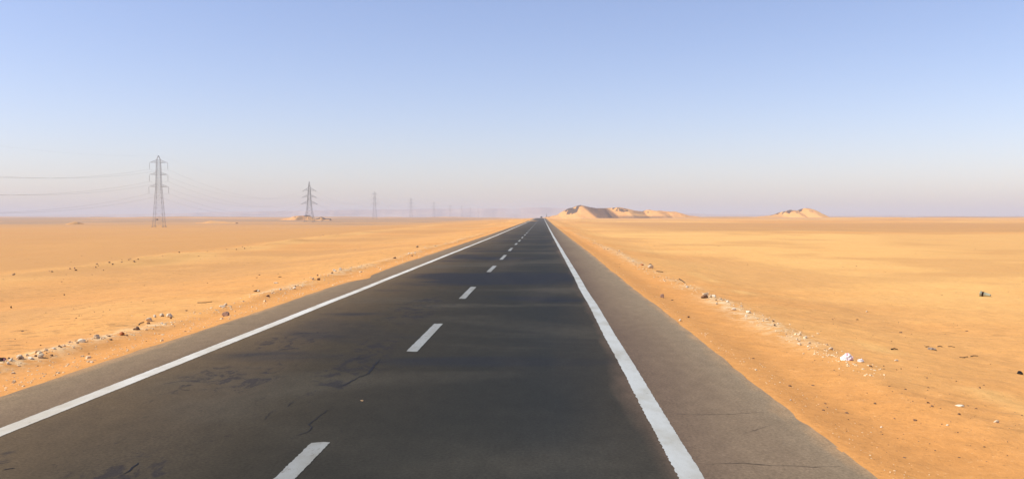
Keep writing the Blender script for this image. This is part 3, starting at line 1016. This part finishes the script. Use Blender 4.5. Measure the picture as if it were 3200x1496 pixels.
def build_hills():
    main = [(1690, 681), (1717, 676), (1740, 671), (1761, 658), (1777, 650), (1789, 648), (1801, 643), (1813.5, 640), (1824, 642.5), (1843, 647), (1864, 650), (1887, 650),
            (1908, 649), (1926, 647), (1943, 648), (1961, 652), (1985, 658), (2006, 660), (2022, 654.5), (2031, 654.5), (2043, 659), (2059, 657), (2083, 660),
            (2110, 660.5), (2124, 667), (2141, 672), (2176, 676), (2215, 680)]
    ridge = [(1690, 10), (1760, 0), (1813, -12), (1850, 4), (1888, 16), (1926, -2), (1960, 4), (2006, 16), (2031, 0), (2060, 12), (2110, 10), (2215, 20)]
    rockm = lambda px, rel: np.exp(-((px - 1778) / 16) ** 2) * smooth01(.3, .6, rel) + .9 * np.exp(-((px - 1800) / 14) ** 2) * smooth01(.6, .8, rel) \
        + .5 * np.exp(-((px - 1920) / 30) ** 2) * smooth01(.35, .6, rel) + .7 * np.exp(-((px - 2028) / 9) ** 2) * smooth01(.75, .9, rel) + .6 * np.exp(-((px - 2062) / 14) ** 2) * smooth01(.8, .95, rel)
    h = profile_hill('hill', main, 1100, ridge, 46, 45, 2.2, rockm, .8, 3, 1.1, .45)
    tag(h, 'long golden sand hill with dark rocky crest beyond the end of the road', 'hill')
    second = [(2350, 678.5), (2378, 675.5), (2405, 673.5), (2424, 668), (2447, 660.5), (2469, 655), (2482, 656.5), (2492, 657.5), (2506, 651), (2515, 649.8), (2529, 651), (2541, 654), (2552, 661), (2570, 673), (2591, 679)]
    ridge2 = [(2350, 0), (2440, 14), (2469, -6), (2492, 8), (2515, -8), (2560, -6), (2591, 0)]
    rock2 = lambda px, rel: .8 * np.exp(-((px - 2455) / 18) ** 2) * smooth01(.45, .75, rel) + .6 * np.exp(-((px - 2495) / 14) ** 2) * smooth01(.5, .7, rel)
    h = profile_hill('lone_hill', second, 1120, ridge2, 38, 36, 1.7, rock2, .7, 8, 1.2, .3)
    tag(h, 'small lone sand hill with rocky top on the right horizon', 'hill')
    mound = [(868, 688), (878, 686), (890, 682), (906, 679.5), (918, 675.5), (933, 674), (948, 673.5), (959, 671.5), (969, 674), (978, 681), (990, 687)]
    rockl = lambda px, rel: 1.2 * np.exp(-((px - 962) / 14) ** 2) * smooth01(.55, .8, rel)
    h = profile_hill('sand_mound', mound, 1010, [(868, 0), (933, -4), (960, 8), (990, 0)], 20, 22, .6, rockl, .7, 5, .9)
    tag(h, 'bright yellow sand mound with dark cap behind the second pylon', 'hill')
    h = profile_hill('rocky_knoll', [(985, 684), (996, 680.5), (1002, 677), (1010, 678.5), (1018, 683)], 1060, [(985, 0), (1018, 0)], 10, 12, .5, lambda px, rel: 1.4 * smooth01(.2, .4, rel), .6, 6, 1.2)
    tag(h, 'tiny dark rocky knoll right of the second pylon', 'hill')
    h = profile_hill('low_mound', [(198, 707), (210, 703), (222, 696), (236, 692), (246, 694), (254, 700), (272, 702), (285, 706)], 640, [(198, 0), (285, 0)], 16, 18, .5,
                     lambda px, rel: .8 * np.exp(-((px - 238) / 8) ** 2) * smooth01(.8, .92, rel), .5, 2, .7)
    tag(h, 'small sand mound on the left horizon before the first pylon', 'hill')
    h = profile_hill('low_ridge', [(636, 695), (646, 692), (660, 689), (676, 691), (700, 692), (720, 695)], 800, [(636, 0), (720, 0)], 12, 14, .4, lambda px, rel: px * 0, .6, 4, .2)
    tag(h, 'low pale sand ridge on the plain between the first two pylons', 'hill')
    h = profile_hill('grey_knoll', [(-30, 697), (-14, 692), (2, 692), (12, 694), (24, 698)], 900, [(-30, 0), (24, 0)], 14, 16, .5, lambda px, rel: 1.2 * smooth01(.1, .3, rel), .8, 14, 1.2)
    tag(h, 'low dark knoll on the horizon at the left frame edge', 'hill')
    # far plateau, six kilometres off
    pts = [(-500, 676), (0, 674.5), (280, 671), (560, 666), (900, 658.5), (1050, 655), (1300, 654), (1450, 653), (1590, 650.5), (1640, 649), (1800, 650), (1900, 653), (2000, 660), (2200, 669), (2500, 671.5), (2800, 673), (3200, 674.5), (3700, 675)]
    Y0 = 6300
    xw = np.array([x_at(p, Y0) for p, _ in pts]); zt = np.array([z_at(py, px, Y0) for px, py in pts])
    xs = np.arange(xw[0], xw[-1], 14.0); ys = np.concatenate([np.arange(Y0 - 420, Y0 + 80, 12.0), np.arange(Y0 + 80, Y0 + 900, 90.0)])

    def pf(X, Y):
        top = np.interp(X, xw, zt) + 9 * (fbm(X * .004, X * 0 + 2, 3) - .5)
        rim = Y0 - 40 + 230 * (fbm(X * .0045, X * 0 + 6, 4) - .5) + 60 * (fbm(X * .02, X * 0 + 1, 3) - .5)
        t = np.clip((Y - (rim - 190)) / 190, 0, 1)
        t = .25 * smooth01(0, .45, t) + .2 * smooth01(.35, .6, t) + .55 * smooth01(.55, 1, t)
        g0 = ground_z(X, Y) - 2
        return g0 + (top - g0) * t * np.where(Y > Y0 + 700, 1 - smooth01(700, 890, Y - Y0), 1)

    def pa(X, Y, Z):
        px = VPX + X / Y * F
        return {'chalk': np.exp(-((px - 1605) / 22) ** 2) * smooth01(20, 34, Z) * .45 + .08 * smooth01(.55, .66, fbm(X * .006, Z * .05, 3)) * smooth01(8, 20, Z)}
    o = hill_field('plateau', xs, ys, pf, 0, M['plateau'], pa)
    tag(o, 'long pale plateau faded by haze along the horizon', 'plateau')


# ------------------------------------------------------------------ pylons
def bars(segs):
    """square bars between point pairs, one mesh: (a, b, thickness)"""
    vs = []; fs = []
    for a, b_, t in segs:
        a = Vector(a); b_ = Vector(b_); d = b_ - a
        if d.length < 1e-5: continue
        d.normalize()
        u = d.cross(Vector((0, 0, 1)) if abs(d.z) < .95 else Vector((1, 0, 0))).normalized(); w = d.cross(u)
        k = len(vs); h = t / 2
        for p in (a, b_):
            for su, sw in ((-1, -1), (1, -1), (1, 1), (-1, 1)): vs.append(p + u * (su * h) + w * (sw * h))
        fs += [(k, k + 1, k + 5, k + 4), (k + 1, k + 2, k + 6, k + 5), (k + 2, k + 3, k + 7, k + 6), (k + 3, k, k + 4, k + 7), (k + 3, k + 2, k + 1, k), (k + 4, k + 5, k + 6, k + 7)]
    return vs, fs


def lattice_body(prof, levels, tl, tb):
    hw = lambda z: float(np.interp(z, [p[0] for p in prof], [p[1] for p in prof]))
    segs = []
    cs = ((-1, -1), (1, -1), (1, 1), (-1, 1))
    for z0, z1 in zip(levels[:-1], levels[1:]):
        a, b_ = hw(z0), hw(z1)
        for i in range(4):
            p, q = cs[i], cs[(i + 1) % 4]
            P0 = (p[0] * a, p[1] * a, z0); P1 = (p[0] * b_, p[1] * b_, z1); Q0 = (q[0] * a, q[1] * a, z0); Q1 = (q[0] * b_, q[1] * b_, z1)
            segs.append((P0, P1, tl)); segs.append((P0, Q1, tb)); segs.append((Q0, P1, tb))
            if z1 < levels[-1]: segs.append((P1, Q1, tb))
    return bars(segs)


ARMS_S = ((34.4, 36.0, 4.7), (27.9, 29.3, 4.8), (21.4, 22.9, 5.1))
ARMS_T = ((30.2, 33.2, 6.1), (24.0, 26.6, 6.4), (17.6, 20.4, 7.2))


def make_tower(kind, mat, tl, tb):
    root = empty('transmission_tower')
    if kind == 'S':
        prof = [(0, 2.75), (21.4, 1.35), (36, .95), (38.3, .06)]
        levels = [0, 3.6, 7.0, 10.1, 13.0, 15.7, 18.3, 20.0, 21.4, 22.9, 24.6, 26.3, 27.9, 29.3, 31.0, 32.7, 34.4, 36.0, 38.3]
        arms = ARMS_S
    else:
        prof = [(0, 4.3), (12, 2.3), (17.6, 1.75), (33.2, .85), (39, .06)]
        levels = [0, 4.5, 8.6, 12, 15, 17.6, 20.4, 22.3, 24.0, 26.6, 28.5, 30.2, 33.2, 35.6, 39]
        arms = ARMS_T
    vs, fs = lattice_body(prof, levels, tl, tb)
    link('tower_body', mesh_from('tower_body', vs, fs), mat, root)
    hw = lambda z: float(np.interp(z, [p[0] for p in prof], [p[1] for p in prof]))
    for (zl, zu, ln) in arms:
        for s in (-1, 1):
            tip = Vector((s * ln, 0, zl + (.15 if kind == 'S' else -.1)))
            segs = []
            lows = [Vector((s * hw(zl), e * hw(zl), zl)) for e in (-1, 1)]; ups = [Vector((s * hw(zu), e * hw(zu), zu)) for e in (-1, 1)]
            for p in lows + ups: segs.append((p, tip, tb * 1.15))
            for f_ in (.35, .68):
                a = [p.lerp(tip, f_) for p in lows]; b_ = [p.lerp(tip, f_) for p in ups]
                segs += [(a[0], a[1], tb), (b_[0], b_[1], tb), (a[0], b_[0], tb), (a[1], b_[1], tb)]
                f0 = f_ - .33
                a0 = [p.lerp(tip, max(f0, 0)) for p in lows]
                segs += [(a0[0], b_[0], tb), (a0[1], b_[1], tb), (a0[0], a[1], tb)]
            v, f = bars(segs)
            link('cross_arm', mesh_from('cross_arm', v, f), mat, root)
            if kind == 'S':                       # long hanging string of discs
                pr = [(.03, 0)]
                for k in range(13):
                    z = -.35 - k * .23
                    pr += [(.035, z + .03), (.14, z), (.14, z - .05), (.035, z - .08)]
                pr += [(.03, -3.5), (.16, -3.5), (.16, -3.65), (.0, -3.66)]
                v, f = lathe(pr, 8)
                o = link('insulator', mesh_from('insulator', [Vector(q) + tip for q in v], f, True), M['insulator'], root)
            else:                                 # two strings pulled out along the line
                vv = []; ff = []
                for e in (-1, 1):
                    pr = [(.03, 0)]
                    for k in range(12):
                        z = .25 + k * .21
                        pr += [(.04, z), (.15, z + .02), (.15, z + .07), (.04, z + .1)]
                    pr += [(.03, 2.9), (0, 2.92)]
                    v, f = lathe(pr, 8)
                    Xm = Matrix.Translation(tip) @ Matrix.Rotation(R_(-98 * e), 4, 'X')
                    kk = len(vv); vv += [Xm @ Vector(q) for q in v]; ff += [tuple(a + kk for a in q) for q in f]
                    ju = [tip + Vector((0, e * 2.9 * t, -.4 * t - 1.2 * (1 - t))) for t in (1, .6, .3, 0)]
                    v, f = tube(ju, .04, 5); kk = len(vv); vv += v; ff += [tuple(a + kk for a in q) for q in f]
                link('insulator', mesh_from('insulator', vv, ff, True), M['insulator'], root)
    h0 = prof[0][1]
    for sx in (-1, 1):
        for sy in (-1, 1):
            bm = bmesh.new(); bmesh.ops.create_cube(bm, size=1)
            bmesh.ops.bevel(bm, geom=bm.edges[:], offset=.08, segments=1, affect='EDGES')
            for v in bm.verts: v.co = Vector((v.co.x * .9 + sx * h0, v.co.y * .9 + sy * h0, v.co.z * 1.6 - .45))
            me = bpy.data.meshes.new('footing'); bm.to_mesh(me); bm.free()
            link('footing', me, M['concrete'], root)
    bm = bmesh.new(); bmesh.ops.create_cube(bm, size=1)
    zp = 4.0; hwp = hw(zp)
    for v in bm.verts: v.co = Vector((v.co.x * 1.0 - .25, v.co.y * .05 - hwp - .12, v.co.z * .55 + zp))
    me = bpy.data.meshes.new('warning_plate'); bm.to_mesh(me); bm.free()
    link('warning_plate', me, M['plate'], root)
    return root


TOW = [(497, 480), (967, 868)]
for _px, _Y in ((1171, 1255), (1284.5, 1640), (1356, 2025), (1407, 2410), (1443, 2795), (1470, 3180), (1494, 3565), (1541, 4300), (1572, 5000), (1625, 5600)): TOW.append((_px, _Y))


def build_line():
    labels = ['tallest and nearest lattice pylon with long hanging insulators, left of the rest',
              'second nearest pylon with broad tapered arms, standing before the yellow mound',
              'third pylon from the left, slim and grey with hanging insulators',
              'fourth pylon from the left, faded by haze, beside a low sand ridge',
              'fifth pylon from the left, faint in the haze',
              'sixth pylon from the left, a faint thin mast',
              'seventh pylon from the left, barely visible in haze',
              'eighth pylon from the left, barely visible in haze',
              'ninth pylon from the left, close beside the eighth',
              'tenth pylon from the left, a hair thin mark above the plain',
              'eleventh pylon from the left, almost lost in haze',
              'last pylon of the line, nearest to the road in the picture']
    S = make_tower('S', M['steel'], .13, .055)
    T = make_tower('T', M['steel_dark'], .22, .085)
    att = []
    pos = []
    for i, (px, Y) in enumerate(TOW):
        o = T if i == 1 else (S if i == 0 else copy_thing(S))
        x = x_at(px, Y); z = gz(x, Y)
        pos.append((x, Y, z, 'T' if i == 1 else 'S'))
        o.location = (x, Y, z - .05)
        tag(o, labels[i], 'pylon', 'pylons of the power line')
    for i, (x, Y, z, k) in enumerate(pos):
        a = pos[max(i - 1, 0)]; b_ = pos[min(i + 1, len(pos) - 1)]
        rot = math.atan2(-(b_[0] - a[0]), b_[1] - a[1])
        bpy_o = [o for o in bpy.data.objects if o.name.startswith('transmission_tower') and abs(o.location.y - Y) < .01][0]
        bpy_o.rotation_euler = (0, 0, rot + (R_(6) if i == 0 else 0))
    x0, y0 = pos[0][0] + 24 * 385 / 388., pos[0][1] - 385
    path = [(x0, y0, -2.2, 'S')] + pos
    names = [('upper', 0), ('middle', 1), ('lower', 2)]
    for s in (-1, 1):
        for lv, k in names:
            P = []
            for i in range(len(path)):
                x, Y, z, kd = path[i]
                if kd == 'S': ln, hz = ARMS_S[k][2], ARMS_S[k][0] - 3.45
                else: ln, hz = ARMS_T[k][2], ARMS_T[k][0] - .5
                pt = Vector((x + s * ln, Y, z + hz))
                if P:
                    a = P[-1]; n = 28 if i < 4 else 10
                    sg = 11.3 if i != 1 else 12.0
                    for q in range(1, n + 1):
                        t = q / n
                        P.append(a.lerp(pt, t) - Vector((0, 0, 4 * sg * t * (1 - t))))
                else: P.append(pt)
            v, f = tube(P, .023, 5)
            o = link('power_cable', mesh_from('power_cable', v, f, True), M['wire'])
            tag(o, f'thin {lv} power cable strung from the {"road side" if s > 0 else "desert side"} arms of the pylons', 'cable', 'cables of the power line')
    P = []
    for i, (x, Y, z, kd) in enumerate(path):
        pt = Vector((x, Y, z + (38.3 if kd == 'S' else 39)))
        if P:
            a = P[-1]
            for q in range(1, 21):
                t = q / 20; P.append(a.lerp(pt, t) - Vector((0, 0, 4 * 8 * t * (1 - t))))
        else: P.append(pt)
    v, f = tube(P, .010, 5)
    tag(link('earth_wire', mesh_from('earth_wire', v, f, True), M['wire']), 'very thin earth wire joining the peaks of the pylons', 'cable')


# ------------------------------------------------------------------ car and tree at the road's end
def build_car():
    y = 812.0; x = -.95
    root = empty('car', (x, y, float(road_z(y))))
    tag(root, 'small dark car coming over the far crest of the road', 'car')
    prof = [(-2.1, .45), (-2.15, .75), (-2.0, .95), (-1.15, 1.02), (-.6, 1.42), (.9, 1.46), (1.55, 1.02), (2.1, .95), (2.15, .5), (2.0, .32), (-1.95, .32)]

    def loft(pr, w, tum):
        vs = []; n = len(pr)
        for s in (-1, 1):
            for (yy, zz) in pr:
                k = w * (1 - tum * max(0, (zz - 1.0)))
                vs.append((s * k, yy, zz))
        fs = [tuple(range(n)), tuple(range(n, 2 * n))[::-1]] + [(i, i + n, (i + 1) % n + n, (i + 1) % n) for i in range(n)]
        return vs, fs
    v, f = loft(prof, .86, .35)
    bd = link('body', mesh_from('body', v, f), M['car_paint'], root)
    bv = bd.modifiers.new('soft_edges', 'BEVEL'); bv.width = .05; bv.segments = 2
    for nm, q in (('windscreen', [(-.70, -1.10, 1.04), (.70, -1.10, 1.04), (.60, -.62, 1.405), (-.60, -.62, 1.405)]),
                  ('rear_window', [(.70, 1.52, 1.04), (-.70, 1.52, 1.04), (-.6, .98, 1.42), (.6, .98, 1.42)])):
        d = -1 if nm == 'windscreen' else 1
        q2 = [(a, b_ + d * .03, c + .02) for a, b_, c in q]
        link(nm, mesh_from(nm, q + q2, [(0, 1, 2, 3), (7, 6, 5, 4), (0, 4, 5, 1), (1, 5, 6, 2), (2, 6, 7, 3), (3, 7, 4, 0)]), M['glass'], root)
    for s in (-1, 1):
        q = [(s * .868, -1.0, 1.05), (s * .868, 1.35, 1.05), (s * .745, .85, 1.38), (s * .745, -.55, 1.38)]
        q2 = [(a + s * .02, b_, c) for a, b_, c in q]
        link('side_window', mesh_from('side_window', q + q2, [(0, 1, 2, 3), (7, 6, 5, 4), (0, 4, 5, 1), (1, 5, 6, 2), (2, 6, 7, 3), (3, 7, 4, 0)]), M['glass'], root)
        v, f = lathe([(.0, 0), (.13, .0), (.12, .05), (.0, .06)], 12)
        Xm = Matrix.Translation((s * .62, -2.10, .78)) @ Matrix.Rotation(R_(90), 4, 'X')
        link('headlight', mesh_from('headlight', [Xm @ Vector(p) for p in v], f, True), M['lens'], root)
        for yy in (-1.3, 1.3):
            v, f = lathe([(.0, 0), (.19, 0), (.2, .03), (.31, .02), (.33, .06), (.33, .17), (.30, .2), (0, .2)], 20)
            Xm = Matrix.Translation((s * .90, yy, .33)) @ Matrix.Rotation(R_(-90 * s), 4, 'Y')
            link('wheel', mesh_from('wheel', [Xm @ Vector(p) for p in v], f, True), M['rubber'], root)


def build_tree():
    Y = 1180.0; x = x_at(1708, Y)
    root = empty('tree', (x, Y, gz(x, Y)))
    tag(root, 'lone hazy dark tree beside the far end of the road', 'tree')
    r = random.Random(2)
    segs = tube([(0, 0, -.3), (.1, 0, 1.0), (.05, .1, 2.2), (-.05, .0, 3.8), (0, 0, 6.5)], [.16, .13, .10, .07, .02], 7)
    vs, fs = list(segs[0]), list(segs[1])
    for k in range(9):
        z = r.uniform(1.0, 4.6); a = r.uniform(0, 6.28); l = r.uniform(.6, 1.3) * (1.2 - z / 7)
        v, f = tube([(0, 0, z), (l * .6 * math.cos(a), l * .6 * math.sin(a), z + l * .4), (l * math.cos(a), l * math.sin(a), z + l * .9)], [.05, .035, .012], 5)
        kk = len(vs); vs += v; fs += [tuple(i + kk for i in q) for q in f]
    link('trunk', mesh_from('trunk', vs, fs, True), M['bark'], root)
    vs = []; fs = []
    for k in range(900):
        z = r.uniform(.8, 7.4) if r.random() < .45 else r.gauss(2.2, .8)
        rad = 1.45 * math.exp(-((z - 2.2) / 1.5) ** 2) + .35 * (1 - max(0, z - 5) / 3)
        a = r.uniform(0, 6.28); q = rad * math.sqrt(r.random())
        c = Vector((q * math.cos(a), q * math.sin(a), max(z, .5)))
        u = Vector((r.gauss(0, 1), r.gauss(0, 1), r.gauss(0, 1))).normalized() * r.uniform(.10, .2); w = u.orthogonal().normalized() * u.length * .6
        kk = len(vs); vs += [c - u, c + w, c + u, c - w]; fs.append((kk, kk + 1, kk + 2, kk + 3))
    link('crown', mesh_from('crown', vs, fs), M['leaf'], root)


# ------------------------------------------------------------------ air, light, camera
HAZE_DENSITY = 2.6e-4
HAZE_COLOR = (.67, .71, .79, 1)


def build_haze():
    x0, x1, y0, y1, z0, z1 = -8600, 8600, -700, 8900, -7.0, 72.0
    vs = [(x, y, z) for x in (x0, x1) for y in (y0, y1) for z in (z0, z1)]
    fs = [(0, 1, 3, 2), (4, 6, 7, 5), (0, 4, 5, 1), (2, 3, 7, 6), (0, 2, 6, 4), (1, 5, 7, 3)]
    m = bpy.data.materials.new('haze'); m.use_nodes = True
    nt = m.node_tree; nt.nodes.clear()
    out = nt.nodes.new('ShaderNodeOutputMaterial'); v = nt.nodes.new('ShaderNodeVolumePrincipled')
    v.inputs['Color'].default_value = HAZE_COLOR; v.inputs['Density'].default_value = HAZE_DENSITY; v.inputs['Anisotropy'].default_value = 0.0
    nt.links.new(v.outputs[0], out.inputs['Volume'])
    o = link('haze', mesh_from('haze', vs, fs), m)
    tag(o, 'thin pale desert haze over the whole plain', 'haze', kind='stuff')


def build_light():
    w = bpy.data.worlds.new('World'); scene.world = w; w.use_nodes = True
    nt = w.node_tree; bg = nt.nodes['Background']
    sky = nt.nodes.new('ShaderNodeTexSky'); sky.sky_type = 'NISHITA'; sky.sun_disc = False
    sky.sun_elevation = SUN_EL; sky.sun_rotation = SUN_AZ
    sky.altitude = 0; sky.air_density = 1.0; sky.dust_density = .75; sky.ozone_density = 1.0
    tint = nt.nodes.new('ShaderNodeMix'); tint.data_type = 'RGBA'; tint.blend_type = 'MULTIPLY'
    tint.inputs[0].default_value = 1.0; tint.inputs[7].default_value = SKY_TINT
    nt.links.new(sky.outputs[0], tint.inputs[6]); nt.links.new(tint.outputs[2], bg.inputs['Color'])
    bg.inputs['Strength'].default_value = SKY_STRENGTH
    l = bpy.data.lights.new('sun', 'SUN'); l.energy = SUN_STRENGTH; l.angle = R_(.5); l.color = (1, .955, .88)
    o = bpy.data.objects.new('sun', l); COL.objects.link(o)
    d = Vector((math.sin(SUN_AZ) * math.cos(SUN_EL), math.cos(SUN_AZ) * math.cos(SUN_EL), math.sin(SUN_EL)))
    o.rotation_euler = (-d).to_track_quat('-Z', 'Y').to_euler(); o.location = d * 50


SKY_TINT = (1.07, 1.0, 1.165, 1)
SKY_STRENGTH = .1065
SUN_STRENGTH = 4.0
EXPOSURE = .45


def build_camera():
    c = bpy.data.cameras.new('camera'); o = bpy.data.objects.new('camera', c); COL.objects.link(o)
    o.location = (0, 0, CAMH); o.rotation_euler = (R_(90) + PITCH, 0, YAW)
    c.sensor_width = 36; c.lens = 36 * F / W; c.clip_start = .1; c.clip_end = 30000
    scene.camera = o


build_ground()
road = build_road()
build_markings(road)
build_cracks(road)
build_named_stones()
build_rubble_rows()
build_gravel()
build_litter()
build_hills()
build_line()
build_car()
build_tree()
build_haze()
build_light()
build_camera()
scene.render.engine = 'CYCLES'
scene.cycles.volume_bounces = 2
scene.cycles.max_bounces = 6
scene.view_settings.view_transform = 'Standard'
scene.view_settings.look = 'None'
scene.view_settings.exposure = EXPOSURE
scene.view_settings.gamma = 1
